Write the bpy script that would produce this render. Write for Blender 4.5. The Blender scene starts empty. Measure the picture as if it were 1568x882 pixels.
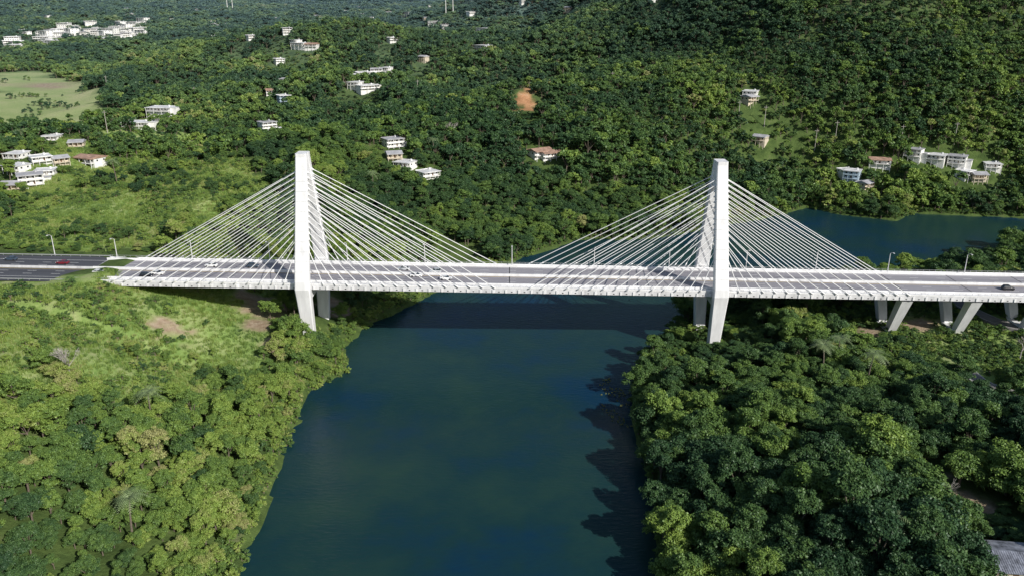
import bpy, math, random
import numpy as np
from mathutils import Vector, Matrix
random.seed(7); rng=np.random.default_rng(7)
scene=bpy.context.scene
# ------------------------------------------------------------ helpers
def link(o,parent=None):
    scene.collection.objects.link(o)
    if parent is not None: o.parent=parent
    return o
def empty(name,loc=(0,0,0),rz=0,parent=None):
    o=bpy.data.objects.new(name,None); o.location=loc; o.rotation_euler=(0,0,rz); o.empty_display_size=1
    return link(o,parent)
class MB:
    def __init__(s): s.v=[];s.f=[];s.m=[]
    def poly(s,pts,m=0):
        b=len(s.v); s.v+= [tuple(p) for p in pts]; s.f.append(tuple(range(b,b+len(pts)))); s.m.append(m)
    def box(s,x0,x1,y0,y1,z0,z1,m=0,zf=None):
        zf=zf or (lambda x:0.0)
        b=len(s.v)
        for x in (x0,x1):
            for y,z in ((y0,z0),(y1,z0),(y1,z1),(y0,z1)): s.v.append((x,y,z+zf(x)))
        for q in ((0,3,2,1),(4,5,6,7),(0,1,5,4),(1,2,6,5),(2,3,7,6),(3,0,4,7)):
            s.f.append(tuple(b+i for i in q)); s.m.append(m)
    def loft(s,secs,m=0,caps=True):
        n=len(secs[0]); b=len(s.v)
        for sec in secs: s.v+=[tuple(p) for p in sec]
        for k in range(len(secs)-1):
            for i in range(n):
                j=(i+1)%n
                s.f.append((b+k*n+i,b+k*n+j,b+(k+1)*n+j,b+(k+1)*n+i)); s.m.append(m)
        if caps:
            s.f.append(tuple(b+i for i in range(n))[::-1]); s.m.append(m)
            e=b+(len(secs)-1)*n
            s.f.append(tuple(e+i for i in range(n))); s.m.append(m)
    def tube(s,a,b2,r0,r1,n=8,m=0,caps=True):
        a=Vector(a);b2=Vector(b2);d=(b2-a).normalized()
        u=d.cross(Vector((0,0,1)))
        if u.length<1e-3: u=Vector((1,0,0))
        u.normalize(); w=d.cross(u)
        secs=[]
        for p,r in ((a,r0),(b2,r1)):
            secs.append([p+u*(r*math.cos(2*math.pi*i/n))+w*(r*math.sin(2*math.pi*i/n)) for i in range(n)])
        s.loft(secs,m,caps)
    def mesh(s,name,mats,smooth=False):
        me=bpy.data.meshes.new(name); me.from_pydata(s.v,[],s.f)
        for mt in mats: me.materials.append(mt)
        me.polygons.foreach_set('material_index',s.m)
        if smooth: me.polygons.foreach_set('use_smooth',[True]*len(s.f))
        me.update(); return me
    def obj(s,name,mats,parent=None,smooth=False):
        return link(bpy.data.objects.new(name,s.mesh(name,mats,smooth)),parent)
def ss(t):
    t=np.clip(t,0,1); return t*t*(3-2*t)
def vn(x,y,s):
    xi=np.floor(x);yi=np.floor(y);fx=x-xi;fy=y-yi
    fx=fx*fx*(3-2*fx);fy=fy*fy*(3-2*fy)
    def h(a,b):
        v=np.sin(a*127.1+b*311.7+s*74.7)*43758.5453
        return v-np.floor(v)
    return (h(xi,yi)*(1-fx)+h(xi+1,yi)*fx)*(1-fy)+(h(xi,yi+1)*(1-fx)+h(xi+1,yi+1)*fx)*fy
def fbm(x,y,s=0,o=4):
    a=.5;r=0;t=0
    for i in range(o):
        r=r+a*vn(x,y,s+i);t+=a;a*=.5;x=x*2.03+3.1;y=y*2.03+1.7
    return r/t
# ------------------------------------------------------------ materials
def newmat(name):
    m=bpy.data.materials.new(name); m.use_nodes=True
    nt=m.node_tree; b=nt.nodes['Principled BSDF']; return m,nt,b
def pmat(name,col,rough=.6,var=.15,scale=.5,metal=0,spec=.4,bump=0,stain=None):
    m,nt,b=newmat(name); N=nt.nodes;L=nt.links
    tc=N.new('ShaderNodeNewGeometry')
    no=N.new('ShaderNodeTexNoise'); no.inputs['Scale'].default_value=scale; no.inputs['Detail'].default_value=6; no.inputs['Roughness'].default_value=.65
    if stain:
        mp=N.new('ShaderNodeMapping'); mp.inputs['Scale'].default_value=stain; L.new(tc.outputs['Position'],mp.inputs[0]); L.new(mp.outputs[0],no.inputs['Vector'])
    else: L.new(tc.outputs['Position'],no.inputs['Vector'])
    r=N.new('ShaderNodeValToRGB'); r.color_ramp.elements[0].position=.3; r.color_ramp.elements[1].position=.68
    r.color_ramp.elements[0].color=tuple(c*(1-var*1.6) for c in col)+(1,)
    r.color_ramp.elements[1].color=tuple(min(1,c*(1+var*.6)) for c in col)+(1,)
    L.new(no.outputs[0],r.inputs[0]); L.new(r.outputs[0],b.inputs['Base Color'])
    b.inputs['Roughness'].default_value=rough; b.inputs['Metallic'].default_value=metal
    b.inputs['Specular IOR Level'].default_value=spec
    if bump:
        bp=N.new('ShaderNodeBump'); bp.inputs['Strength'].default_value=bump; bp.inputs['Distance'].default_value=.05
        L.new(no.outputs[0],bp.inputs['Height']); L.new(bp.outputs[0],b.inputs['Normal'])
    return m
M_white=pmat('white_concrete',(.76,.76,.765),.6,.13,.35,stain=(1,1,.12))
M_fascia=pmat('deck_concrete',(.62,.62,.63),.7,.18,.3,stain=(1.5,1,.3))
M_road=pmat('bridge_roadway',(.29,.28,.305),.8,.16,.25,stain=(.06,1.6,1))
M_asph=pmat('asphalt',(.075,.078,.09),.8,.2,.25,stain=(.06,1.6,1))
M_paint=pmat('road_paint',(.8,.8,.78),.5,.08,1.0)
M_yel=pmat('yellow_paint',(.7,.5,.08),.5,.1,1.0)
M_dark=pmat('dark_recess',(.03,.03,.032),.8,.1,1)
M_steel=pmat('galvanised_steel',(.45,.46,.47),.45,.1,1,metal=.3)
M_cable=pmat('cable_sheath',(.78,.78,.78),.4,.04,1)
M_wallw=pmat('white_wall',(.78,.77,.74),.7,.12,.4)
M_wallc=pmat('cream_wall',(.58,.51,.40),.7,.12,.4)
M_wallb=pmat('blue_wall',(.42,.52,.60),.7,.12,.4)
M_roofw=pmat('white_roof',(.74,.74,.74),.6,.26,.3)
M_roofg=pmat('grey_roof',(.42,.42,.44),.7,.25,.3)
M_roofr=pmat('rust_roof',(.42,.27,.2),.7,.35,.35)
M_glass=pmat('window_glass',(.03,.04,.05),.15,.1,1,spec=.6)
M_door=pmat('door_wood',(.16,.09,.05),.6,.2,2)
M_bark=pmat('bark',(.16,.13,.10),.9,.3,3)
M_rubber=pmat('rubber',(.02,.02,.02),.8,.1,2)
M_pole=pmat('pole_wood',(.42,.39,.35),.8,.2,2)
HAZEC=(.22,.33,.45,1)  # aerial haze painted into far surface colours; there is no haze volume
def leafmat(name):
    m,nt,b=newmat(name); N=nt.nodes;L=nt.links; N.remove(b); out=N['Material Output']
    aw=N.new('ShaderNodeAttribute'); aw.attribute_type='INSTANCER'; aw.attribute_name='warm'
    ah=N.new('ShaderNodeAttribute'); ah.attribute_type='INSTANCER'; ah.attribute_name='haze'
    at=N.new('ShaderNodeAttribute'); at.attribute_type='GEOMETRY'; at.attribute_name='tone'
    add=N.new('ShaderNodeMath'); add.operation='MULTIPLY_ADD'; L.new(at.outputs['Fac'],add.inputs[0]); add.inputs[1].default_value=.36; L.new(aw.outputs['Fac'],add.inputs[2])
    r=N.new('ShaderNodeValToRGB'); e=r.color_ramp.elements
    e[0].position=0; e[0].color=(.038,.084,.038,1)
    e[1].position=1.0; e[1].color=(.34,.34,.14,1)
    for p,c in ((.3,(.078,.145,.046)),(.55,(.148,.238,.054)),(.8,(.255,.35,.072))):
        k=e.new(p); k.color=c+(1,)
    L.new(add.outputs[0],r.inputs[0])
    mx=N.new('ShaderNodeMix'); mx.data_type='RGBA'; L.new(ah.outputs['Fac'],mx.inputs[0]); L.new(r.outputs[0],mx.inputs[6]); mx.inputs[7].default_value=HAZEC  # leaf colour blended toward the painted haze tint
    d=N.new('ShaderNodeBsdfDiffuse'); t=N.new('ShaderNodeBsdfTranslucent'); g=N.new('ShaderNodeBsdfGlossy'); g.inputs['Roughness'].default_value=.45; g.inputs['Color'].default_value=(.8,.9,.8,1)
    L.new(mx.outputs[2],d.inputs[0]); L.new(mx.outputs[2],t.inputs[0])
    m1=N.new('ShaderNodeMixShader'); m1.inputs[0].default_value=.2; L.new(d.outputs[0],m1.inputs[1]); L.new(t.outputs[0],m1.inputs[2])
    m2=N.new('ShaderNodeMixShader'); m2.inputs[0].default_value=.02; L.new(m1.outputs[0],m2.inputs[1]); L.new(g.outputs[0],m2.inputs[2])
    L.new(m2.outputs[0],out.inputs[0]); return m
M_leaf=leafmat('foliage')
M_palm=pmat('palm_frond',(.20,.27,.12),.5,.3,2)
# ------------------------------------------------------------ terrain function
CAMZ=132.6; P=math.radians(19.60); F=1220.0
def ray(u,v):
    dx=(u-784)/F; dy=(441-v)/F
    return np.array([dx,math.cos(P)+dy*math.sin(P),-math.sin(P)+dy*math.cos(P)])
def flat(u,v,z=0.0):
    d=ray(u,v); t=(z-CAMZ)/d[2]; return (d[0]*t,d[1]*t)
LEFT=[(365,882),(400,770),(432,700),(470,600),(530,570),(522,532),(560,500),(605,478),(655,452),(780,402),(880,368),(1000,366),(1100,348),(1200,328),(1235,318),(1290,329),(1370,338),(1400,327),(1568,334)]
RIGHTP=[(1015,882),(1000,780),(985,690),(968,620),(985,545),(1040,490)]
Lw=[flat(*p) for p in LEFT]; Rw=[flat(*p) for p in RIGHTP]
RIV=[(-40,-900),(-55,0),(-60,100)]+Lw+[(520,520),(900,500),(2500,560),(2500,480),(900,430),(520,450),(385,452),(310,440),(255,405),(215,385),(150,372),(110,352)]+Rw[::-1]+[(38,100),(36,0),(45,-900)]
RV=np.array(RIV)
def rivdist(x,y):
    x=np.asarray(x,float);y=np.asarray(y,float)
    best=np.full(x.shape,1e18); ins=np.zeros(x.shape,bool); n=len(RV)
    for i in range(n):
        ax,ay=RV[i];bx,by=RV[(i+1)%n]
        dx,dy=bx-ax,by-ay
        t=np.clip(((x-ax)*dx+(y-ay)*dy)/(dx*dx+dy*dy),0,1)
        best=np.minimum(best,(x-ax-t*dx)**2+(y-ay-t*dy)**2)
        c=((ay>y)!=(by>y))
        with np.errstate(divide='ignore',invalid='ignore'):
            xi=(bx-ax)*(y-ay)/((by-ay) if by!=ay else 1e-9)+ax
        ins^= c&(x<xi)
    d=np.sqrt(best); return np.where(ins,-d,d)
YC=302.0
def zd(x): return 30.0-0.019*x
def g2(x,y,cx,cy,rx,ry): return np.exp(-(((x-cx)/rx)**2+((y-cy)/ry)**2))
YCX=[-15,40,120,200,330,520,900,2500];YCY=[330,390,415,440,452,485,465,520]
SC=[0.0,1.0,0.0]
def H(x,y):
    x=np.asarray(x,float);y=np.asarray(y,float)
    d=rivdist(x,y)+ (fbm(x/14,y/14,5,3)-.5)*7
    yc=np.interp(x,YCX,YCY)
    SE=(x>-12)&(y<yc)
    dp=np.maximum(d,0)
    n1=fbm(x/60,y/60,1,4)-.5
    west=np.minimum(1.2+dp*.36,34+8*n1)
    west=np.where(y<260,np.minimum(west,1.2+dp*.30+9*n1*ss(dp/40)),west)
    west=west+5.5*g2(x,y,-84,292,16,22)*ss(dp/10)+7*g2(x,y,-150,225,30,35)-6*g2(x,y,-115,255,22,25)*ss(dp/30)
    east=1.2+8.5*ss(dp/45)+0.012*dp+6*n1*ss(dp/40)-5*g2(x,y,175,285,50,40)*ss(dp/40)
    north=1.2+35*ss(dp/150)
    w=ss((y-330)/60)
    z=np.where(SE,np.maximum(east,1.2),west*(1-w)+north*w)
    z=z+np.where(SE,0,1)*ss((y-345)/50)*ss((-x-60)/60)*(fbm(x/75,y/75,33,3)-.5)*30*(1-ss((y-640)/150))*ss(dp/60)
    f=ss((y-450)/350)
    relief=(fbm(x/300,y/300,11,5)-.47)*110*f + 10*ss((y-650)/900)
    hill=300*g2(x,y,800,1400,560,560)+70*g2(x,y,420,900,210,190)+115*g2(x,y,150,2400,520,450)+38*g2(x,y,-150,1050,200,120)
    hill=hill*(1+(fbm(x/210,y/210,21,4)-.5)*1.3)
    far=ss((y-3500)/3000)*(60*fbm(x/1500,y/1500,31,3)) + 330*g2(x,y,-1300,9500,1100,1500)
    lf=ss((y-1200)/700)*ss((-x-.18*y)/400)
    z=z+np.where(SE,0,1)*(relief*(1-.8*lf)+hill*(1-lf)+far*(1-.35*lf)+SC[2]*g2(x,y,SC[0],SC[1],26,26))*ss(dp/120)
    l2=ss((y-2600)/900)*ss((-x-.26*y)/500)
    cap=40+34*fbm(x/700,y/900,8,3)+ss((y-6000)/4000)*(6+34*fbm(x/1800,y/2500,77,3))
    z=z*(1-l2)+np.minimum(z+200*ss((y-7000)/3000),cap)*l2
    z=np.where(d<0,np.maximum(d*.35,-5),np.maximum(z,.35+dp*.05))
    a=1-ss((np.abs(y-YC)-19)/26)
    wx=ss((-x-168)/14)+ss((x-395)/20)
    z=z*(1-a*wx)+(zd(x)-.35)*a*wx
    return z
def ground(u,v):
    d=ray(u,v); t=np.concatenate([np.arange(120,1500,1.5),np.arange(1500,9000,8)])
    X=d[0]*t;Y=d[1]*t;Z=CAMZ+d[2]*t
    below=np.nonzero(Z<H(X,Y))[0]
    i=below[0] if len(below) else len(t)-1
    return (float(X[i]),float(Y[i]))
a_=ground(806,168); SC=[a_[0],a_[1]+26,13.0]
SCAR=(a_[0],a_[1]+12)
def inpoly(x,y,poly):
    ins=np.zeros(np.shape(x),bool); n=len(poly)
    for i in range(n):
        ax,ay=poly[i];bx,by=poly[(i+1)%n]
        if ay==by: continue
        ins^=((ay>y)!=(by>y))&(x<(bx-ax)*(y-ay)/(by-ay)+ax)
    return ins
def survey(pts): return [tuple(round(c,1) for c in ground(*p)) for p in pts]
G1=survey([(0,383),(230,383),(330,335),(440,300),(400,270),(300,235),(230,200),(120,200),(60,240),(0,300)])
G2=survey([(-60,112),(60,113),(125,126),(172,150),(140,203),(-60,208)])
G3=survey([(0,440),(425,450),(435,545),(400,600),(300,580),(230,640),(120,560),(60,610),(0,580)])
G4=survey([(1330,475),(1568,480),(1568,620),(1500,590),(1420,520)])
DIRT=survey([(395,492),(262,506),(1450,765),(1405,500),(1328,512),(808,145),(60,132),(400,465),(505,470),(420,530)]); DIRT[5]=SCAR
DR=[9,5.5,8,6,5,11,24,8,5,4]
def warp(x,y):
    k=np.where(y>600,3.2,1.0)
    return x+(fbm(x/(18*k),y/(18*k),55,3)-.5)*24*k, y+(fbm(x/(18*k),y/(18*k),56,3)-.5)*24*k
def grassmask(x,y):
    wx,wy=warp(x,y)
    g=np.zeros(np.shape(x))
    for poly in (G1,G2,G3,G4): g=np.maximum(g,inpoly(wx,wy,poly)*1.0)
    return g
def fieldmask(x,y):
    wx,wy=warp(x,y); return inpoly(wx,wy,G2)
def dirtmask(x,y):
    m=np.zeros(np.shape(x))
    for i,((a,b),r) in enumerate(zip(DIRT,DR)):
        sx,sy=(.85,1.9) if i==5 else (1.35,1.1)
        dd=np.sqrt(((x-a)/sx)**2+((y-b)/sy)**2)+ (fbm(x/(r*.8),y/(r*.8),3,3)-.5)*r*2.2
        m=np.maximum(m,1-ss((dd-r*.7)/(r*.5)))
    return m
ROADS=[(survey([(1462,462),(1500,482),(1540,497),(1620,515)]),3.4),(survey([(1470,560),(1500,585),(1540,603),(1640,620)]),3.0),(survey([(200,200),(232,188),(262,180),(268,165)]),3.0)]
def smoothpts(pts,n=10):
    p=[np.array(q) for q in pts]; p=[2*p[0]-p[1]]+p+[2*p[-1]-p[-2]]; o=[]
    for i in range(1,len(p)-2):
        for k in range(n):
            t=k/n; o.append(.5*((2*p[i])+(-p[i-1]+p[i+1])*t+(2*p[i-1]-5*p[i]+4*p[i+1]-p[i+2])*t*t+(-p[i-1]+3*p[i]-3*p[i+1]+p[i+2])*t**3))
    o.append(p[-2]); return o
RP=[(smoothpts(p),w_) for p,w_ in ROADS]
def roaddist(x,y):
    m=np.full(np.shape(x),1e9)
    for pts,w_ in RP:
        for q in pts: m=np.minimum(m,(x-q[0])**2+(y-q[1])**2)
    return np.sqrt(m)
# ------------------------------------------------------------ terrain mesh
def axis(lo,a,b,hi,step):
    c=list(np.arange(a,b+.1,step)); s=step;p=a
    pre=[]
    while p>lo: s*=1.09;p-=s;pre.append(p)
    s=step;p=c[-1];post=[]
    while p<hi: s*=1.05;p+=s;post.append(p)
    return np.array(pre[::-1]+c+post)
xs=axis(-12000,-330,340,9000,2.8); ys=axis(-800,120,620,15000,2.8)
X,Y=np.meshgrid(xs,ys); Z=H(X,Y)
nx,ny=len(xs),len(ys)
me=bpy.data.meshes.new('terrain')
co=np.stack([X,Y,Z],-1).reshape(-1,3)
idx=np.arange(nx*ny).reshape(ny,nx)
quads=np.stack([idx[:-1,:-1],idx[:-1,1:],idx[1:,1:],idx[1:,:-1]],-1).reshape(-1,4)
me.vertices.add(len(co)); me.vertices.foreach_set('co',co.ravel().astype(np.float32))
me.loops.add(quads.size); me.loops.foreach_set('vertex_index',quads.ravel().astype(np.int32))
me.polygons.add(len(quads)); me.polygons.foreach_set('loop_start',np.arange(0,quads.size,4,dtype=np.int32))
me.update(calc_edges=True); me.polygons.foreach_set('use_smooth',[True]*len(quads))
scar=(1-ss((np.hypot(X-SCAR[0],(Y-SCAR[1]))-34)/8))
for nm,arr in (('grass',grassmask(X,Y)),('dirt',dirtmask(X,Y)),('clay',scar),('field',fieldmask(X,Y)*1.0)):
    a=me.attributes.new(nm,'FLOAT','POINT'); a.data.foreach_set('value',arr.ravel().astype(np.float32))
link(bpy.data.objects.new('terrain',me))
m,nt,b=newmat('terrain_ground'); N=nt.nodes;L=nt.links
geo=N.new('ShaderNodeNewGeometry')
def noise(sc,det=6):
    n=N.new('ShaderNodeTexNoise'); n.inputs['Scale'].default_value=sc; n.inputs['Detail'].default_value=det; n.inputs['Roughness'].default_value=.65; L.new(geo.outputs['Position'],n.inputs['Vector']); return n
def ramp(src,els):
    r=N.new('ShaderNodeValToRGB'); e=r.color_ramp.elements
    e[0].position=els[0][0]; e[0].color=els[0][1]+(1,); e[1].position=els[-1][0]; e[1].color=els[-1][1]+(1,)
    for p,c in els[1:-1]: e.new(p).color=c+(1,)
    L.new(src,r.inputs[0]); return r
def mix(f,a,b2):
    x=N.new('ShaderNodeMix'); x.data_type='RGBA'
    if isinstance(f,float): x.inputs[0].default_value=f
    else: L.new(f,x.inputs[0])
    L.new(a,x.inputs[6])
    if isinstance(b2,tuple): x.inputs[7].default_value=b2
    else: L.new(b2,x.inputs[7])
    return x.outputs[2]
forest=ramp(noise(.12).outputs[0],[(.35,(.045,.075,.022)),(.6,(.09,.135,.038)),(.75,(.14,.15,.075))])
grass=ramp(noise(.10,8).outputs[0],[(.32,(.13,.22,.055)),(.5,(.22,.31,.09)),(.7,(.34,.36,.18))])
field=ramp(noise(.02,8).outputs[0],[(.32,(.22,.30,.10)),(.5,(.31,.36,.15)),(.7,(.39,.38,.21))])
dirt=ramp(noise(.4).outputs[0],[(.3,(.24,.17,.11)),(.6,(.37,.29,.21)),(.75,(.46,.39,.31))])
clay=ramp(noise(.12).outputs[0],[(.3,(.30,.15,.07)),(.6,(.46,.25,.13)),(.75,(.50,.38,.27))])
def at_(n): 
    q=N.new('ShaderNodeAttribute'); q.attribute_name=n; return q.outputs['Fac']
dc=mix(at_('clay'),dirt.outputs[0],clay.outputs[0])
gg=mix(at_('field'),grass.outputs[0],field.outputs[0])
c=mix(at_('grass'),forest.outputs[0],gg); c=mix(at_('dirt'),c,dc)
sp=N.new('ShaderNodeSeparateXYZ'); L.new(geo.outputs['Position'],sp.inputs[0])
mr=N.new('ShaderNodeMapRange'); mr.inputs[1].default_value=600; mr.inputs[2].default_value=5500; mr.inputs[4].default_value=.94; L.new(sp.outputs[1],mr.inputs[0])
c=mix(mr.outputs[0],c,HAZEC); L.new(c,b.inputs['Base Color']); b.inputs['Roughness'].default_value=.95; b.inputs['Specular IOR Level'].default_value=.1  # distance haze painted into the ground colour, stronger with world y
bp=N.new('ShaderNodeBump'); bp.inputs['Strength'].default_value=.8; bp.inputs['Distance'].default_value=.8; L.new(noise(.6).outputs[0],bp.inputs['Height']); L.new(bp.outputs[0],b.inputs['Normal'])
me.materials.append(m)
# ------------------------------------------------------------ water
w=MB(); w.poly([(-260,-780,0),(2600,-780,0),(2600,700,0),(-260,700,0)])
m,nt,b=newmat('river_water'); N=nt.nodes;L=nt.links
geo=N.new('ShaderNodeNewGeometry')
n=noise(.011,5); r=ramp(n.outputs[0],[(.36,(.017,.048,.038)),(.50,(.009,.036,.040)),(.63,(.004,.029,.064))])
L.new(r.outputs[0],b.inputs['Base Color']); b.inputs['Roughness'].default_value=.2; b.inputs['IOR'].default_value=1.33; b.inputs['Specular IOR Level'].default_value=.22
mp=N.new('ShaderNodeMapping'); mp.inputs['Scale'].default_value=(.5,1.3,1); L.new(geo.outputs['Position'],mp.inputs[0])
nw=N.new('ShaderNodeTexNoise'); nw.inputs['Scale'].default_value=.7; nw.inputs['Detail'].default_value=5; L.new(mp.outputs[0],nw.inputs['Vector'])
bp=N.new('ShaderNodeBump'); bp.inputs['Strength'].default_value=.8; bp.inputs['Distance'].default_value=.18
L.new(nw.outputs[0],bp.inputs['Height']); L.new(bp.outputs[0],b.inputs['Normal'])
w.obj('river_water',[m])
# ------------------------------------------------------------ local roads
for pts,w_ in RP:
    rd=MB(); ed=MB(); prev=None
    n=len(pts)
    for i,q in enumerate(pts):
        t=(pts[min(i+1,n-1)]-pts[max(i-1,0)]); t=t/np.linalg.norm(t); nrm=np.array([-t[1],t[0]])
        zc=max(float(H(*q)),float(H(*(q+nrm*w_))),float(H(*(q-nrm*w_))))+.25
        if prev is not None:
            a0,n0,z0=prev
            rd.poly([(*(a0-n0*w_),z0),(*(q-nrm*w_),zc),(*(q+nrm*w_),zc),(*(a0+n0*w_),z0)])
            for sg in (-1,1):
                ed.poly([(*(a0+n0*sg*(w_-.3)),z0+.01),(*(q+nrm*sg*(w_-.3)),zc+.01),(*(q+nrm*sg*(w_-.45)),zc+.01),(*(a0+n0*sg*(w_-.45)),z0+.01)])
                rd.poly([(*(a0+n0*sg*w_),z0),(*(q+nrm*sg*w_),zc),(*(q+nrm*sg*(w_+1)),zc-1.5),(*(a0+n0*sg*(w_+1)),z0-1.5)])
        prev=(q,nrm,zc)
    lr=empty('local_road'); rd.obj('asphalt_surface',[pmat('worn_asphalt',(.20,.19,.18),.85,.25,.2)],lr); ed.obj('edge_lines',[M_paint],lr)
# ------------------------------------------------------------ bridge
bridge=empty('cable_stayed_bridge',(0,0,0))
X0,X1=-167.0,400.0
YN,YF=287.6,316.4
d=MB()
secs=[]
for x in (X0,X1):
    z=zd(x)
    secs.append([(x,YN,z),(x,YN,z-1.9),(x,YN+1.2,z-2.2),(x,YN+4.5,z-3.1),(x,YF-4.5,z-3.1),(x,YF-1.2,z-2.2),(x,YF,z-1.9),(x,YF,z)])
d.loft(secs)
d.obj('deck_girder',[M_fascia],bridge)
d=MB()
d.box(X0,X1,YN,YN+.35,.0,.55,0,zd); d.box(X0,X1,YF-.35,YF,0,.55,0,zd)
d.box(X0,X1,YN+2.6,YN+3.0,.0,.95,0,zd); d.box(X0,X1,YF-3.0,YF-2.6,0,.95,0,zd)
d.box(X0,X1,YC-.3,YC+.3,.0,.95,0,zd)
d.box(X0,X1,YN+.36,YN+2.59,.0,.2,0,zd); d.box(X0,X1,YF-2.59,YF-.36,0,.2,0,zd)
d.obj('parapets',[M_white],bridge)
d=MB(); d.poly([(X0,YN+3.02,zd(X0)+.01),(X1,YN+3.02,zd(X1)+.01),(X1,YC-.32,zd(X1)+.01),(X0,YC-.32,zd(X0)+.01)])
d.poly([(X0,YC+.32,zd(X0)+.01),(X1,YC+.32,zd(X1)+.01),(X1,YF-3.02,zd(X1)+.01),(X0,YF-3.02,zd(X0)+.01)])
d.obj('roadway',[M_road],bridge)
def markings(o,xa,xb):
    def q(a,b_,y,w_,m): o.poly([(a,y-w_/2,zd(a)+.02),(b_,y-w_/2,zd(b_)+.02),(b_,y+w_/2,zd(b_)+.02),(a,y+w_/2,zd(a)+.02)],m)
    for y,mt in ((YN+3.9,0),(YC-1.2,1),(YC+1.2,1),(YF-3.9,0)): q(xa,xb,y,.22,mt)
    for y in (YN+7.35,YF-7.35,YN+10.6,YF-10.6):
        x=xa
        while x<xb-4: q(x,x+3.5,y,.2,0); x+=11
d=MB(); markings(d,X0,X1); d.obj('lane_markings',[M_paint,M_yel],bridge)
d=MB(); x=X0+3
while x<X1-3:
    d.box(x-.35,x+.35,YN-.35,YN-.01,-1.8,-.5,0,zd); d.box(x+1.9,x+2.5,YN-.05,YN-.004,-1.6,-1.25,1,zd)
    d.box(x-.35,x+.35,YF+.01,YF+.35,-1.8,-.5,0,zd)
    d.box(x-.04,x+.04,YN-.012,YN-.003,-1.88,-.02,1,zd); x+=4.9
d.obj('edge_brackets',[M_white,M_dark],bridge)
d=MB(); x=X0+1
while x<260:
    for y in (YN+.17,YF-.17): d.box(x-.05,x+.05,y-.05,y+.05,.55,1.25,0,zd)
    x+=2.45
for y in (YN+.17,YF-.17): d.box(X0,X1,y-.04,y+.04,1.18,1.27,0,zd); 
d.obj('edge_railing',[M_steel],bridge)
d=MB()
for x in (X0+1.5,-1,133,153,180,207,234): d.box(x-.18,x+.18,YN+3.05,YC-.35,.012,.024,0,zd); d.box(x-.18,x+.18,YC+.35,YF-3.05,.012,.024,0,zd)
d.obj('expansion_joints',[M_dark],bridge)
def rect(x,y,z,w_,dp_): 
    c=.35
    return [(x-w_/2+c,y-dp_/2,z),(x+w_/2-c,y-dp_/2,z),(x+w_/2,y-dp_/2+c,z),(x+w_/2,y+dp_/2-c,z),(x+w_/2-c,y+dp_/2,z),(x-w_/2+c,y+dp_/2,z),(x-w_/2,y+dp_/2-c,z),(x-w_/2,y-dp_/2+c,z)]
for tx in (-79.6,79.6):
    z0=zd(tx); top=z0+48
    t=MB(); jt=MB()
    for sgn in (-1,1):
        yd=YC+sgn*16.4; ya=YC+sgn*1.65; yb=YC+sgn*10.5
        t.loft([rect(tx,yb,-3,3.8,3.6),rect(tx,YC+sgn*15.6,z0-4.2,5.6,3.4),rect(tx,yd,z0-1,5.8,3.2),rect(tx,yd-sgn*.3,z0+2,5.5,3.1),rect(tx,YC+sgn*4.2,z0+38,4.5,3.0),rect(tx,ya,z0+46.6,4.2,3.2),rect(tx,ya,top,4.2,3.2)])
        for k in range(1,11):
            h=2+k*3.6; f=(h-2)/36
            y=YC+sgn*(16.1-11.9*f); wq=5.5-1.0*f; dq=3.1-.1*f
            jt.loft([rect(tx,y,z0+h,wq+.02,dq+.02),rect(tx,y-sgn*.02,z0+h+.09,wq+.02,dq+.02)])
    t.box(tx-1.9,tx+1.9,YC-2.2,YC+2.2,z0+38,z0+46.8)
    t.box(tx-2.2,tx+2.2,YC-14.6,YC+14.6,z0-6.0,z0-3.15)
    t.box(tx-4.0,tx+4.0,YC-13.5,YC+13.5,-6,1.2)
    t.obj('pylon',[M_white],bridge); jt.obj('construction_joints',[M_steel],bridge)
    t=MB()
    cab=MB()
    for sgn in (-1,1):
        for k in range(15):
            f=k/14
            h=14+27.5*f
            yl=YC+sgn*(16.1-(11.9)*(h-2)/36) if h<38 else YC+sgn*(4.2-(h-38)/8.6*2.4)
            hw=(5.5-(h/38))/2
            ya=YC+sgn*14.0
            for sd in (-1,1):
                xa=tx+sd*(7.5+ (73-7.5)*f)
                a=(tx+sd*(hw-.5),yl,z0+h); bb=(xa,ya+sgn*.9,zd(xa)+.3)
                cab.tube(a,bb,.15,.15,6,0,False)
                A=Vector(a);B=Vector(bb);dr=(A-B).normalized()
                cab.tube(B-dr*.3,B+dr*2.2,.26,.2,8,0)
                A2=A+(B-A).normalized()*.3
                t.tube(A2,A2+(B-A).normalized()*1.0,.38,.3,8,0)
    cab.obj('stay_cables',[M_cable],bridge,True)
    t.obj('anchor_sockets',[M_white],bridge)
def pier(x):
    t=MB(); z0=zd(x)
    gz=float(H(x,YC))-3
    for sgn in (-1,1):
        def r2(y,z,w_,dd): return [(x-w_/2,y-dd/2,z),(x+w_/2,y-dd/2,z),(x+w_/2,y+dd/2,z),(x-w_/2,y+dd/2,z)]
        t.loft([r2(YC+sgn*2.4,gz,3.0,3.0),r2(YC+sgn*11.5,z0-2.8,4.2,4.0)])
    t.box(x-2.2,x+2.2,YC-4.2,YC+4.2,gz-1,gz+4.0)
    t.obj('v_pier',[M_white],bridge)
for x in (153,180,207,234,262,290,318,346,374): pier(x)
t=MB(); t.box(X0-1,X0+2,YN+1.5,YF-1.5,-9,-2.7,0,zd); t.box(X0-2,X0-.02,YN,YF,-8,-.02,0,zd); t.obj('abutment',[M_fascia],bridge)
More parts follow.
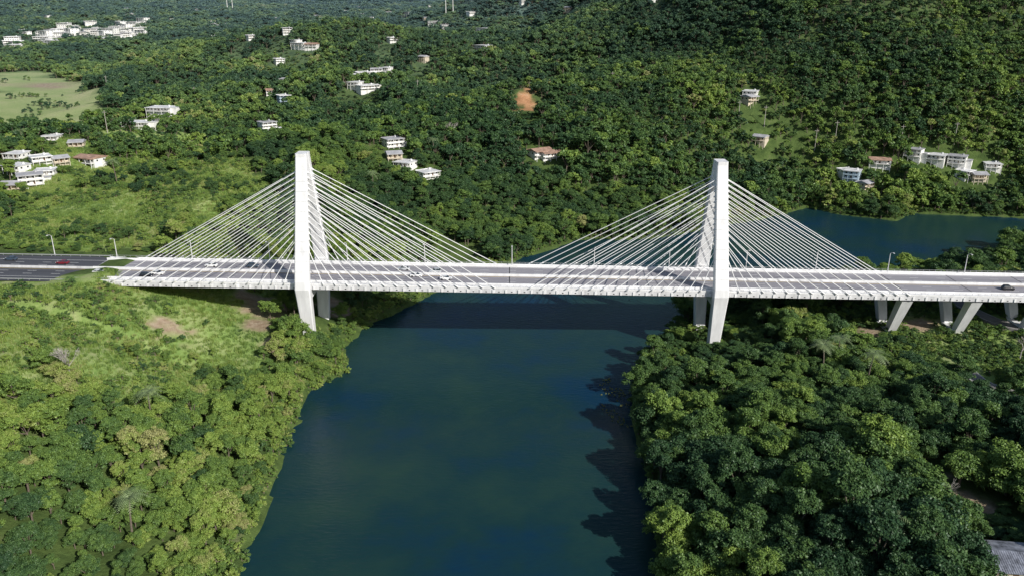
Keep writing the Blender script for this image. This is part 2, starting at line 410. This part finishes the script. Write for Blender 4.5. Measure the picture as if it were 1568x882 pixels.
for (a,b_) in ((-1500,-167.02),(400.02,1500)):
    hw=empty('motorway_road')
    d=MB(); d.poly([(a,YN-1.5,zd(a)),(b_,YN-1.5,zd(b_)),(b_,YF+1.5,zd(b_)),(a,YF+1.5,zd(a))]); d.obj('asphalt_surface',[M_asph],hw)
    d=MB(); markings(d,a,b_); d.obj('lane_markings',[M_paint,M_yel],hw)
    d=MB(); d.box(a,b_,YC-.3,YC+.3,.0,.85,0,zd); d.obj('median_barrier',[M_fascia],hw)
    d=MB()
    for y in (YN-.8,YF+.8):
        d.box(a,b_,y-.06,y+.06,.5,.82,0,zd)
        x=max(a,-420) if a<0 else a
        while x<min(b_,700): d.box(x,x+.15,y+.07,y+.2,-.2,.8,0,zd); x+=4
    d.obj('guardrail',[M_steel],hw)
# ------------------------------------------------------------ street lamps
lm=MB(); lm.tube((0,0,0),(0,0,8.6),.2,.13,8); lm.tube((0,0,8.5),(0,-1.2,9.3),.1,.08,6); lm.tube((0,-1.2,9.3),(0,-2.3,9.45),.08,.07,6)
lm.box(-.22,.22,-3.2,-2.2,9.36,9.58); lm.tube((0,0,-.1),(0,0,.5),.32,.32,8)
lmesh=lm.mesh('street_lamp',[pmat('lamp_aluminium',(.6,.6,.6),.5,.05,1)])
for x in (-254,-223,-191,-163,-132,-100,-68,-36,0,34,65,97,126,156,188,220,252):
    o=bpy.data.objects.new('street_lamp',lmesh); o.location=(x,YF-2.3 if x>-167 else YF+1.9,zd(x)+(.2 if x>-167 else -.1)); link(o)
# ------------------------------------------------------------ vehicles
def carmesh(name,mat,suv=False):
    c=MB(); h=1.0 if not suv else 1.15; rt=1.45 if not suv else 1.8
    st=[(-2.25,.45,.72,.74),(-2.1,.3,h-.08,.84),(-1.5,.27,h,.89),(0,.26,h,.9),(1.0,.26,h-.04,.9),(1.9,.28,h-.2,.84),(2.2,.4,h-.38,.72)]
    c.loft([[(x,-w_,zb),(x,w_,zb),(x,w_,zt-.12),(x,w_*.9,zt),(x,-w_*.9,zt),(x,-w_,zt-.12)] for x,zb,zt,w_ in st],0)
    rx=-1.9 if suv else -1.6
    c.loft([[(rx-.15,-.78,h-.02),(1.1,-.78,h-.06),(1.1,.78,h-.06),(rx-.15,.78,h-.02)],[(rx+.35,-.62,rt-.05),(.25,-.62,rt-.05),(.25,.62,rt-.05),(rx+.35,.62,rt-.05)]],1)
    c.box(rx+.33,.27,-.63,.63,rt-.049,rt,0)
    for sx in (-.35,):
        for sy in (-1,1): c.poly([(sx-.06,sy*.80,h),(sx+.06,sy*.80,h),(sx+.05,sy*.64,rt-.04),(sx-.05,sy*.64,rt-.04)],0)
    for x in (-1.4,1.4):
        for sy in (-1,1): c.tube((x,sy*.72,.32),(x,sy*.93,.32),.33,.33,14,2); 
    for sy in (-.6,.6): c.box(2.1,2.23,sy-.18,sy+.18,.6,.74,3)
    return c.mesh(name,[mat,M_glass,M_rubber,M_paint])
def paint(n,c): return pmat(n,c,.3,.04,1,spec=.6)
PW=paint('car_paint_white',(.8,.8,.8));PS=paint('car_paint_silver',(.5,.52,.54));PB=paint('car_paint_black',(.02,.02,.025));PR=paint('car_paint_red',(.18,.02,.03));PD=paint('car_paint_blue_grey',(.05,.07,.1))
cm={k:(carmesh('car_'+k,m_),carmesh('suv_'+k,m_,True)) for k,m_ in (('w',PW),('s',PS),('b',PB),('r',PR),('d',PD))}
yl=[YN+5.4,YN+9.0,YN+12.0,YF-5.4,YF-9.0,YF-12.0]
for x,l,k,s_,dr in ((-250,4,'w',0,1),(-218,1,'w',1,0),(-223,4,'b',1,1),(-214,3,'s',0,1),(-205,3,'d',0,1),(-182,4,'r',0,1),(-162,1,'w',0,0),(-142,0,'b',1,0),(-139,1,'w',0,0),(-122,4,'w',0,1),(-105,4,'d',1,0),(-44,4,'s',0,1),(-38,2,'w',0,0),(-26,1,'w',0,0),(-31,5,'s',1,1),(196,1,'b',1,0),(-250,0,'s',0,0)):
    o=bpy.data.objects.new('car',cm[k][s_]); o.location=(x,yl[l],zd(x)+.015); o.scale=(1.1,1.1,1.1); o.rotation_euler=(0,0.019*(1 if not dr else -1),0 if not dr else math.pi); link(o)
# ------------------------------------------------------------ houses
def housemeshes(tag,w_,dp_,fl,wall,roof,style):
    h=3.0*fl; parts=[]
    a=MB(); a.box(-w_/2,w_/2,-dp_/2,dp_/2,-7,h); 
    if style==1: a.box(w_/2,w_/2+4,-dp_/2+2,dp_/2,-7,2.9)
    for px in (-w_/2+.3,-w_/6,w_/6,w_/2-.3): a.box(px-.15,px+.15,-dp_/2-2.4,-dp_/2-2.1,-7,h-.01)
    a.box(-w_/2,w_/2,-dp_/2-2.5,-dp_/2-.01,-.25,.1)
    if fl==2: a.box(-w_/2,w_/2,-dp_/2-2.5,-dp_/2-.01,2.9,3.1); a.box(-w_/2,w_/2,-dp_/2-2.5,-dp_/2-2.4,3.1,3.9)
    parts.append(('walls',a,wall))
    r_=MB(); r_.box(-w_/2-.5,w_/2+.5,-dp_/2-2.9,dp_/2+.5,h,h+.3)
    for (x0,x1,y0,y1) in ((-w_/2-.5,w_/2+.5,-dp_/2-2.9,-dp_/2-2.7),(-w_/2-.5,w_/2+.5,dp_/2+.3,dp_/2+.5)): r_.box(x0,x1,y0,y1,h+.3,h+.6)
    if style==1: r_.box(w_/2+.51,w_/2+4.4,-dp_/2+1.6,dp_/2+.4,2.9,3.15)
    if style==2:
        r_.loft([[(-w_/2-.5,-dp_/2-2.6,h+.31),(-w_/2-.5,dp_/2+.2,h+.31),(-w_/2-.5,-1,h+2)],[(w_/2+.5,-dp_/2-2.6,h+.31),(w_/2+.5,dp_/2+.2,h+.31),(w_/2+.5,-1,h+2)]])
    else:
        r_.tube((w_*.25,dp_*.2,h+.3),(w_*.25,dp_*.2,h+1.7),.7,.7,12)
    parts.append(('roof',r_,roof))
    g=MB(); dm=MB()
    for f in range(fl):
        n=int(w_//3)
        for i in range(n):
            x=-w_/2+(i+.5)*w_/n
            if i==n//2 and f==0: dm.box(x-.5,x+.5,-dp_/2-.06,-dp_/2-.004,.12,2.2)
            else: g.box(x-.65,x+.65,-dp_/2-.05,-dp_/2-.004,1+3*f,2.2+3*f)
            g.box(x-.6,x+.6,dp_/2+.004,dp_/2+.05,1+3*f,2.2+3*f)
        for yy in (-dp_/4,dp_/4):
            g.box(-w_/2-.05,-w_/2-.004,yy-.6,yy+.6,1+3*f,2.2+3*f)
            if style!=1: g.box(w_/2+.004,w_/2+.05,yy-.6,yy+.6,1+3*f,2.2+3*f)
    parts.append(('windows',g,M_glass)); parts.append(('door',dm,M_door))
    return [(n_,mb.mesh(tag+'_'+n_,[mt])) for n_,mb,mt in parts]
HV=[housemeshes('house_a',12,9,1,M_wallw,M_roofw,0),housemeshes('house_b',13,9,2,M_wallw,M_roofg,1),housemeshes('house_c',10,8,1,M_wallc,M_roofg,2),housemeshes('house_d',16,10,1,M_wallw,M_roofr,2),housemeshes('house_e',22,12,1,M_wallw,M_roofw,1),housemeshes('house_f',11,9,2,M_wallb,M_roofw,0),housemeshes('house_g',20,14,3,M_wallw,M_roofw,0)]
HP=[(30,262,0),(62,248,0),(92,250,2),(142,250,3),(50,282,1),(28,242,0),(20,290,2),(70,268,0),(250,175,4),(205,172,0),(213,198,4),(410,203,1),(436,207,0),(418,147,3),(440,134,1),(436,160,5),(535,124,4),(558,120,4),(577,118,1),(563,140,4),(545,136,0),(592,112,0),(580,128,0),(602,226,1),(603,243,2),(622,256,0),(655,271,0),(740,78,4),(742,50,4),(680,46,1),(625,24,4),(825,238,3),(841,241,3),(1150,147,0),(1145,155,2),(1304,275,5),(1296,266,0),(1322,286,2),(1398,241,1),(1435,246,0),(1466,252,1),(1475,270,0),(1496,275,2),(1518,258,0),(1345,250,3),(1165,217,2),(440,54,1),(461,74,4),(428,98,0),(478,76,3),(530,20,4),(100,46,6),(330,60,0),(300,20,1),(705,62,0),(1000,3,0),(800,8,1),(80,215,0),(120,225,2),(455,70,0),(475,22,0),(660,14,0),(870,18,2),(600,66,0),(650,95,2),(385,62,0)]
random.seed(3)
pr=[]
for i,(u,v,k) in enumerate(HP):
    x,y=ground(u,v); pr.append((round(x),round(y),k,1))
TOWN=[]
for i in range(120):
    if i<72: u=random.uniform(12,222); v=random.gauss(66-.08*u,6)
    elif i<97: u=random.uniform(0,380); v=random.uniform(16,44)
    else: u=random.uniform(180,760); v=random.uniform(14,40)
    x,y=ground(u,max(v,15))
    if y<8000: TOWN.append((round(x),round(y),random.choice([0,1,4,3,4,1,2,2] if i>=72 else [0,1,4,6,0,4,6]),2 if i<72 else 0))
for (x,y,k,_) in pr+TOWN:
    z=float(H(x,y)); e=empty('house' if k<6 else 'apartment_block',(x,y,z+(.6 if y<650 else 3.2)),random.uniform(-.8,.8))
    s_=random.uniform(.85,1.0) if y<1200 else random.uniform(.95,1.25)
    e.scale=(s_,s_,s_*.92)
    for n_,me_ in HV[k]: link(bpy.data.objects.new(n_,me_),e)
HW=[(a,b_,17 if k in (4,6) else 13,t_) for a,b_,k,t_ in pr+TOWN]
SHX,SHY=115.0,150.0
g=float(H(SHX,SHY)); 
e=empty('metal_roof_shed',(SHX,SHY,g+.8),-.12)
a=MB(); a.box(-7,7,-5,5,-3,3); a.obj('walls',[M_wallc],e)
a=MB(); a.loft([[(-8,-6,3),(-8,6,3.01),(-8,0,4.6)],[(8,-6,3),(8,6,3.01),(8,0,4.6)]])
for i in range(33): 
    a.box(-8+i*.5-.04,-8+i*.5+.04,-6,-.1,0,.07,0)
a.v=[(p[0],p[1],p[2]) if k<6 else (p[0],p[1],p[2]+3+(p[1]+6)/6*1.6) for k,p in enumerate(a.v)]
a.obj('corrugated_roof',[pmat('weathered_metal_roof',(.32,.34,.40),.5,.5,.5,metal=.2)],e)
a=MB(); a.box(-3,-1.8,-5.06,-5.004,0,2.1); a.obj('door',[M_door],e)
a=MB(); a.box(1,2.4,-5.06,-5.004,1,2.1); a.box(4,5.4,-5.06,-5.004,1,2.1); a.obj('windows',[M_glass],e)
up=MB(); up.tube((0,0,-1),(0,0,12),.2,.13,8); up.box(-1.2,1.2,-.07,.07,10.9,11.05); 
for i in (-1,0,1): up.tube((i,0,11.05),(i,0,11.3),.06,.04,6)
um=up.mesh('utility_pole',[M_pole])
PP=survey([(1130,190),(1247,232),(1378,228),(1460,225),(937,140),(1278,222),(1568,250),(165,140),(640,150),(1170,195),(165,205),(300,160)])
for x,y in PP:
    o=bpy.data.objects.new('utility_pole',um); o.location=(x,y,float(H(x,y))); o.scale=(1.35,1.35,1.35); link(o)
mm=MB(); mm.tube((0,0,-2),(0,0,46),1.0,.55,8)
for z in (38,42,45): mm.box(-1.6,1.6,-1.6,1.6,z,z+.8)
mmesh=mm.mesh('telecom_mast',[M_wallw])
for x,y in survey([(349,20),(357,20),(683,26),(694,26)]):
    o=bpy.data.objects.new('telecom_mast',mmesh); o.location=(x,y,float(H(x,y))); link(o)
# ------------------------------------------------------------ trees
def treemesh(name,seed,Ht,R,nl,nc,nleaf,ls,shape):
    r=np.random.default_rng(seed)
    tb=MB(); zt=Ht*.3
    tb.tube((0,0,-1),(0,0,zt),.32,.24,7,0); 
    cz=Ht*(.52 if shape!='bush' else .42); rz=Ht-cz
    lobes=[]
    for i in range(nl):
        a=2*math.pi*(i+r.uniform(-.35,.35))/nl; rr=R*r.uniform(.25,.68) if i else R*.1
        lz=cz+rz*r.uniform(-.45,.4)+(rz*.35 if i==0 else 0)
        lobes.append((rr*math.cos(a),rr*math.sin(a),lz,R*r.uniform(.3,.5)))
        tb.tube((0,0,zt*.9),(rr*math.cos(a),rr*math.sin(a),lz),.16,.06,5,0,False)
    nv=len(tb.v); pos=[];nor=[];tone=[]
    for k in range(nc):
        L_=lobes[k%nl]; dv=r.normal(size=3); dv/=np.linalg.norm(dv); dv[2]=abs(dv[2])*1.0-.3 if r.random()<.75 else dv[2]
        c=np.array(L_[:3])+dv*L_[3]*r.uniform(.7,1.15); rc=R*r.uniform(.10,.25); tn=r.uniform(0,1)
        nk=int(nleaf*(rc/(R*.19))**1.6)
        n=r.normal(size=(nk,3)); n/=np.linalg.norm(n,axis=1)[:,None]; n[:,2]=np.where(n[:,2]<-.3,-n[:,2],n[:,2])
        p=c+n*rc*r.uniform(.45,1.25,size=(nk,1))*np.array([1.15,1.15,.75])
        nn=n*.7+np.array([0,0,.4])+r.normal(size=(nk,3))*.6; nn/=np.linalg.norm(nn,axis=1)[:,None]
        pos.append(p);nor.append(nn);tone.append(np.clip(tn*.5+r.uniform(0,.5,size=nk),0,1))
    p=np.concatenate(pos);n=np.concatenate(nor);tone=np.concatenate(tone)-.5
    a=np.cross(n,r.normal(size=n.shape)); a/=np.linalg.norm(a,axis=1)[:,None]; b_=np.cross(n,a)
    s=ls*r.uniform(.6,1.3,size=(len(p),1))
    quad=np.stack([p-a*s,p-b_*s*.55,p+a*s,p+b_*s*.55],1).reshape(-1,3)
    v=tb.v+[tuple(q) for q in quad]; f=tb.f+[(nv+4*i,nv+4*i+1,nv+4*i+2,nv+4*i+3) for i in range(len(p))]
    me=bpy.data.meshes.new(name); me.from_pydata(v,[],f); me.materials.append(M_bark); me.materials.append(M_leaf)
    me.polygons.foreach_set('material_index',[0]*len(tb.f)+[1]*len(p))
    at=me.attributes.new('tone','FLOAT','FACE'); at.data.foreach_set('value',np.concatenate([np.zeros(len(tb.f)),tone]).astype(np.float32))
    me.update(); return bpy.data.objects.new(name,me)
def coll(name,objs):
    c=bpy.data.collections.new(name)
    for o in objs: c.objects.link(o)
    return c
KN=(('a',11,5,5,70),('b',13,5,6,74),('c',9.5,5.6,7,80),('d',12,4.2,4,60),('e',10,5.2,6,64),('f',14,4.6,6,74),('g',8,5.8,8,76),('h',12,5.4,3,56))
C_near=coll('broadleaf_tree_kinds',[treemesh('broadleaf_tree_%s'%c,10+i,Ht,R,nl,nc,145,.26,'t') for i,(c,Ht,R,nl,nc) in enumerate(KN)])
C_far=coll('forest_tree_kinds',[treemesh('forest_tree_%s'%c,40+i,Ht,R,nl,nc,38,.58,'t') for i,(c,Ht,R,nl,nc) in enumerate((('a',11,5,4,30),('b',13,5,5,34),('c',9.5,5.6,5,34),('d',12,4.2,4,26),('e',10,5.2,6,28),('f',15,4.8,5,32)))])
C_bush=coll('shrub_kinds',[treemesh('shrub_%s'%c,70+i,Ht,R,4,26,60,.2,'bush') for i,(c,Ht,R) in enumerate((('a',3.2,2.6),('b',2.4,2.2),('c',4,2.4)))])
def tuft(name,seed):
    r=random.Random(seed); mb=MB()
    for i in range(46):
        a=r.uniform(0,6.28); q=r.uniform(0,1.1); x=q*math.cos(a);y=q*math.sin(a); h=r.uniform(.5,1.3); l=r.uniform(.1,.6); b2=r.uniform(0,6.28)
        w_=.07; tx,ty=x+l*math.cos(b2),y+l*math.sin(b2)
        mb.poly([(x-w_*math.sin(b2),y+w_*math.cos(b2),0),(x+w_*math.sin(b2),y-w_*math.cos(b2),0),(tx,ty,h)])
    me=mb.mesh(name,[M_leaf]); at=me.attributes.new('tone','FLOAT','FACE'); at.data.foreach_set('value',[r.uniform(-.4,.6) for _ in mb.f]); return bpy.data.objects.new(name,me)
C_tuft=coll('grass_kinds',[tuft('grass_tuft_%d'%i,i) for i in range(3)])
def scatter(name,x,y,s,warm,C,nk,hs=None,z=None):
    n=len(x); z=H(x,y)-.15 if z is None else z
    me=bpy.data.meshes.new(name); me.vertices.add(n); me.vertices.foreach_set('co',np.stack([x,y,z],1).ravel().astype(np.float32))
    hs=s if hs is None else hs
    def A(nm,ty,arr,key='value'):
        a=me.attributes.new(nm,ty,'POINT'); a.data.foreach_set(key,arr)
    A('sc','FLOAT_VECTOR',np.stack([s,s,hs],1).ravel().astype(np.float32),'vector')
    rt=np.stack([rng.normal(0,.07,n),rng.normal(0,.07,n),rng.uniform(0,6.28,n)],1)
    A('rt','FLOAT_VECTOR',rt.ravel().astype(np.float32),'vector')
    A('ix','INT',rng.integers(0,nk,n).astype(np.int32))
    A('warm','FLOAT',np.clip(warm,0,1).astype(np.float32)); A('haze','FLOAT',(.94*np.clip((y-600)/4900,0,1)).astype(np.float32))  # amount of haze painted into each plant's colour, rising with world y
    ob=link(bpy.data.objects.new(name,me))
    ng=bpy.data.node_groups.new(name,'GeometryNodeTree')
    ng.interface.new_socket('Geometry',in_out='INPUT',socket_type='NodeSocketGeometry'); ng.interface.new_socket('Geometry',in_out='OUTPUT',socket_type='NodeSocketGeometry')
    N=ng.nodes;L=ng.links; gi=N.new('NodeGroupInput');go=N.new('NodeGroupOutput'); ip=N.new('GeometryNodeInstanceOnPoints')
    ci=N.new('GeometryNodeCollectionInfo'); ci.inputs[0].default_value=C; ci.inputs[1].default_value=True; ci.inputs[2].default_value=True
    def na(nm,ty):
        q=N.new('GeometryNodeInputNamedAttribute'); q.data_type=ty; q.inputs[0].default_value=nm; return q.outputs[0]
    er=N.new('FunctionNodeEulerToRotation'); L.new(na('rt','FLOAT_VECTOR'),er.inputs[0])
    L.new(gi.outputs[0],ip.inputs['Points']); L.new(ci.outputs[0],ip.inputs['Instance']); ip.inputs['Pick Instance'].default_value=True
    L.new(na('ix','INT'),ip.inputs['Instance Index']); L.new(er.outputs[0],ip.inputs['Rotation']); L.new(na('sc','FLOAT_VECTOR'),ip.inputs['Scale'])
    L.new(ip.outputs[0],go.inputs[0])
    md=ob.modifiers.new('scatter','NODES'); md.node_group=ng; return ob
def jgrid(x0,x1,y0,y1,sp,j=.46):
    a,b_=np.meshgrid(np.arange(x0,x1,sp),np.arange(y0,y1,sp)); a=a.ravel().astype(float);b_=b_.ravel().astype(float)
    return a+rng.uniform(-j,j,a.shape)*sp,b_+rng.uniform(-j,j,a.shape)*sp
def roadok(x,y): return ~((np.abs(y-YC)<21)&((x<-160)|(x>392)))&(roaddist(x,y)>5.5)
def houseok(x,y):
    ok=np.ones(x.shape,bool)
    for a,b_,r_,t_ in HW: ok&=((x-a)**2+((y-b_+3)*.85)**2)>(r_*.72)**2
    return ok&~((np.abs(x-SHX+1)<12)&(y>122)&(y<158))&~((np.abs(x-SCAR[0])<7)&(y>SCAR[1]-34)&(y<SCAR[1]))
def gardenf(x,y):
    """houses and clearings keep low planting on their downhill (south) side"""
    f=np.ones(x.shape)
    for a,b_,r_,t_ in HW:
        L_=np.clip((b_-350)*.11,6,120) if t_==1 else (75 if t_==2 else 30)
        inn=(np.abs(x-a)<r_*(.8 if t_ else .6))&(y<b_)&(y>b_-L_); f=np.where(inn,np.minimum(f,.26 if t_ else .5),f)
    a,b_=SCAR; f=np.where((np.abs(x-a)<11)&(y<b_)&(y>b_-90),np.minimum(f,.3),f)
    a,b_=DIRT[2]; f=np.where((np.abs(x-a-3)<14)&(y<b_)&(y>b_-20),np.minimum(f,.25),f)
    a,b_=DIRT[0]; f=np.where((np.abs(x-a)<12)&(y<b_)&(y>b_-22),np.minimum(f,.3),f)
    return f
def decklimit(x,y,z,top,s):
    lim=np.full(x.shape,1e9)
    u=(x>-172)&(x<400)
    lim=np.where(u&(np.abs(y-YC)<19),zd(x)-4.5-z,lim)
    lim=np.where((y>225)&(y<=283),zd(x)-2-(283-y)*.12-z,lim)
    lim=np.where((x<-150)&(y>280)&(y<340),np.minimum(lim,2.5),lim)
    lim=np.where((x>128)&(y>252)&(y<322)&(x<300),np.minimum(lim,3.0),lim)
    lim=np.where((x>62)&(x<=100)&(y>262)&(y<322),np.minimum(lim,5.0),lim)
    return np.minimum(1,lim/(top*s))
def near(name,x0,x1,y0,y1,sp,smin,smax,wb,sel,yv=.06):
    x,y=jgrid(x0,x1,y0,y1,sp); d=rivdist(x,y); k=sel(x,y)&roadok(x,y)&(dirtmask(x,y)<.2)
    z=H(x,y); k&=(d>1.0)&(z>.5)&houseok(x,y)
    gm=grassmask(x,y); pn=fbm(x/26,y/26,41,3); k&=(gm<.5)|((pn>.57)&(rng.random(x.shape)<.85))
    tower=(np.abs(np.abs(x)-80)<6)&(np.abs(y-YC)<19); k&=~tower
    x,y,z,d,gm=x[k],y[k],z[k],d[k],gm[k]
    s=rng.uniform(smin,smax,len(x))*(.55+.9*fbm(x/30,y/30,51,2)); s*=np.where((d<7)&(x<0),.65,1)*np.where(gm>.5,.6,1)
    f=decklimit(x,y,z,13,s)*1.0; f=np.minimum(f,gardenf(x,y)); k=f>.18; x,y,z,d,s,f=x[k],y[k],z[k],d[k],s[k],f[k]
    odd=rng.random(len(x))
    warm=wb+1.0*(fbm(x/38,y/38,61,3)-.5)+rng.normal(0,.12,len(x))+np.where(d<8,.10,0)+np.where(odd<yv,.25,0)-np.where(odd>.88,.24,0)
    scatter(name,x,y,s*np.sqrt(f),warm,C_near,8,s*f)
yce=lambda x:np.interp(x,YCX,YCY)
near('west_bank_forest',-330,-40,-60,440,4.5,.45,.95,.48,lambda x,y:(x<-15)&((y<430)))
near('east_bank_forest',20,420,-60,470,5.6,.7,1.35,.28,lambda x,y:(x>-12)&(y<yce(x)),.12)
near('north_bank_forest',-330,420,360,520,5.2,.6,1.1,.34,lambda x,y:((x>-12)&(y>=yce(x)))|((x<=-12)&(y>=430)))
def farf(name,y0,y1,sp,sc,wb,hsf):
    w_=.8*y1+80; x,y=jgrid(-w_,w_,y0,y1,sp); k=(np.abs(x)<.8*y+80)&((rivdist(x,y)>3))&roadok(x,y); x,y=x[k],y[k]
    fm=fieldmask(x,y); k=houseok(x,y)&(dirtmask(x,y)<.2)&(~fm|(fbm(x/20,y/20,44,3)>.68)); gm=grassmask(x,y); pn=fbm(x/26,y/26,41,3); k&=(gm<.5)|(pn>.62)|fm
    k&=~((y<520)&(x>-330)&(x<420)); x,y,fm=x[k],y[k],fm[k]
    s=rng.uniform(.6,1.25,len(x))*sc*(.55+.9*fbm(x/50,y/50,91,2))*np.where(fm,.5,1); g_=gardenf(x,y); s=s*np.sqrt(g_)
    odd=rng.random(len(x))
    warm=wb+1.1*(fbm(x/80,y/80,61,4)-.5)+rng.normal(0,.13,len(x))+np.where(odd<.08,.28,0)-np.where(odd>.9,.2,0)
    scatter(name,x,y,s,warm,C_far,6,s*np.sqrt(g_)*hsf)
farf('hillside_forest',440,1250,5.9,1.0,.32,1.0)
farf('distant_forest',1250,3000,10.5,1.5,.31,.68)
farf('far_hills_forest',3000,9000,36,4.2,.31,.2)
x,y=jgrid(-330,-60,195,640,2.9); k=(grassmask(x,y)>.5)&(fbm(x/9,y/9,71,3)>.47)&(np.abs(y-YC)>17)&(dirtmask(x,y)<.3)&houseok(x,y)&roadok(x,y); x,y=x[k],y[k]
scatter('meadow_shrubs',x,y,rng.uniform(.3,1.0,len(x)),.50+rng.normal(0,.17,len(x)),C_bush,3)
x,y=jgrid(-330,-40,195,560,1.7); k=((grassmask(x,y)>.5)|((y>225)&(y<300)&(rivdist(x,y)>1)))&roadok(x,y)&(dirtmask(x,y)<.3); x,y=x[k],y[k]
scatter('meadow_grass',x,y,rng.uniform(.7,1.4,len(x)),.66+.6*(fbm(x/15,y/15,81,3)-.5)+rng.normal(0,.08,len(x)),C_tuft,3)
x,y=jgrid(-130,420,60,560,2.4); d=rivdist(x,y); k=(d>-.6)&(d<7)&roadok(x,y); x,y=x[k],y[k]
scatter('riverbank_shrubs',x,y,rng.uniform(.4,1.05,len(x)),np.where(x<0,.62,.42)+rng.normal(0,.15,len(x)),C_bush,3)
x,y=jgrid(40,300,235,330,2.8); k=(rivdist(x,y)>3)&(dirtmask(x,y)<.2)&roadok(x,y); x,y=x[k],y[k]
scatter('undergrowth',x,y,rng.uniform(.4,1.0,len(x)),.42+rng.normal(0,.16,len(x)),C_bush,3)
wx_,wy_=flat(955,612); x,y=jgrid(wx_-16,wx_+16,wy_-24,wy_+24,1.1); k=(fbm(x/5,y/5,15,3)>.5)&(np.hypot((x-wx_)/9,(y-wy_)/20)<1); x,y=x[k],y[k]
scatter('river_weeds',x,y,rng.uniform(.06,.2,len(x)),1+0*x,C_bush,3,None,-.12+0*x)
# palms
def palmmesh(seed):
    r=random.Random(seed); p=MB(); secs=[]
    for i in range(9):
        t=i/8; rr=.24-.1*t; cx=.8*t*t
        secs.append([(cx+rr*math.cos(a*math.pi/4),rr*math.sin(a*math.pi/4),-1+10*t) for a in range(8)])
    p.loft(secs,0)
    for k in range(22):
        az=k*2.4; el=r.uniform(.1,1.1); Lf=r.uniform(3.2,4.2); prev=None
        for j in range(13):
            t=j/12; rr=Lf*t*math.cos(el*(1-.4*t)); zz=9+Lf*(math.sin(el)*t-1.1*t*t*(.7))
            c=Vector((.8+rr*math.cos(az),rr*math.sin(az),zz)); sd=Vector((-math.sin(az),math.cos(az),0)); fw=Vector((math.cos(az),math.sin(az),0))
            if prev is not None:
                for sg in (-1,1):
                    ll=.95*math.sin(math.pi*min(1,t*.85+.15))+.15
                    p.poly([prev,c*.45+prev*.55,c*.5+prev*.5+sd*sg*ll+fw*.35-Vector((0,0,.3*ll))],1)
            prev=c
    return p.mesh('palm_tree',[M_bark,M_palm])
pm=[palmmesh(i) for i in range(3)]
PL=survey([(205,835),(1355,875),(1258,585),(1280,572),(1325,598),(35,232),(572,302),(180,285),(665,245),(235,660)])
for i,(x,y) in enumerate(PL):
    o=bpy.data.objects.new('palm_tree',pm[i%3]); o.location=(x,y,float(H(x,y))); s_=1.3; o.scale=(s_,s_,s_*1.15); o.rotation_euler=(0,0,i*1.3); link(o)
def baretree(seed):
    r=random.Random(seed); mb=MB()
    def br(p,d,l,rad,dep):
        q=p+d*l; mb.tube(p,q,rad,rad*.65,5,0,False)
        if dep==0: return
        for k in range(3 if dep>1 else 4):
            nd=(d+Vector((r.uniform(-1,1),r.uniform(-1,1),r.uniform(-.2,.7)))*.65).normalized(); br(q,nd,l*r.uniform(.6,.85),rad*.62,dep-1)
    br(Vector((0,0,-.5)),Vector((0,0,1)),3.4,.3,5); return mb.mesh('bare_tree',[pmat('pale_bark_%d'%seed,(.42,.39,.35),.9,.2,2)])
bt=[baretree(4),baretree(9)]
for i,(x,y) in enumerate(survey([(1560,555),(110,590),(600,150),(1420,800),(690,215)])):
    o=bpy.data.objects.new('bare_tree',bt[i%2]); o.location=(x,y,float(H(x,y))+1); o.scale=(1.1,)*3; link(o)
# ------------------------------------------------------------ light, sky, camera
sun_dir=Vector((-.68,.73,0)).normalized(); el=math.radians(32)
Ld=Vector((sun_dir.x*math.cos(el),sun_dir.y*math.cos(el),-math.sin(el)))
s=bpy.data.lights.new('sun','SUN'); s.energy=5.0; s.angle=math.radians(.5); s.color=(1,.96,.89)
so=bpy.data.objects.new('sun',s); so.rotation_euler=Ld.to_track_quat('-Z','Y').to_euler(); link(so)
wd=bpy.data.worlds.new('World'); scene.world=wd; wd.use_nodes=True; nt=wd.node_tree
sk=nt.nodes.new('ShaderNodeTexSky'); sk.sky_type='NISHITA'; sk.sun_disc=False; sk.sun_elevation=el
sk.sun_rotation=math.atan2(-Ld.x,-Ld.y)
nt.links.new(sk.outputs[0],nt.nodes['Background'].inputs[0]); nt.nodes['Background'].inputs[1].default_value=.095
cam=bpy.data.cameras.new('camera'); cam.sensor_width=36; cam.lens=36*F/1568; cam.clip_end=40000; cam.clip_start=1
co_=bpy.data.objects.new('camera',cam); co_.location=(0,0,CAMZ); co_.rotation_euler=(math.pi/2-P,0,0); link(co_); scene.camera=co_
scene.view_settings.view_transform='Standard'; scene.view_settings.look='None'; scene.view_settings.exposure=0
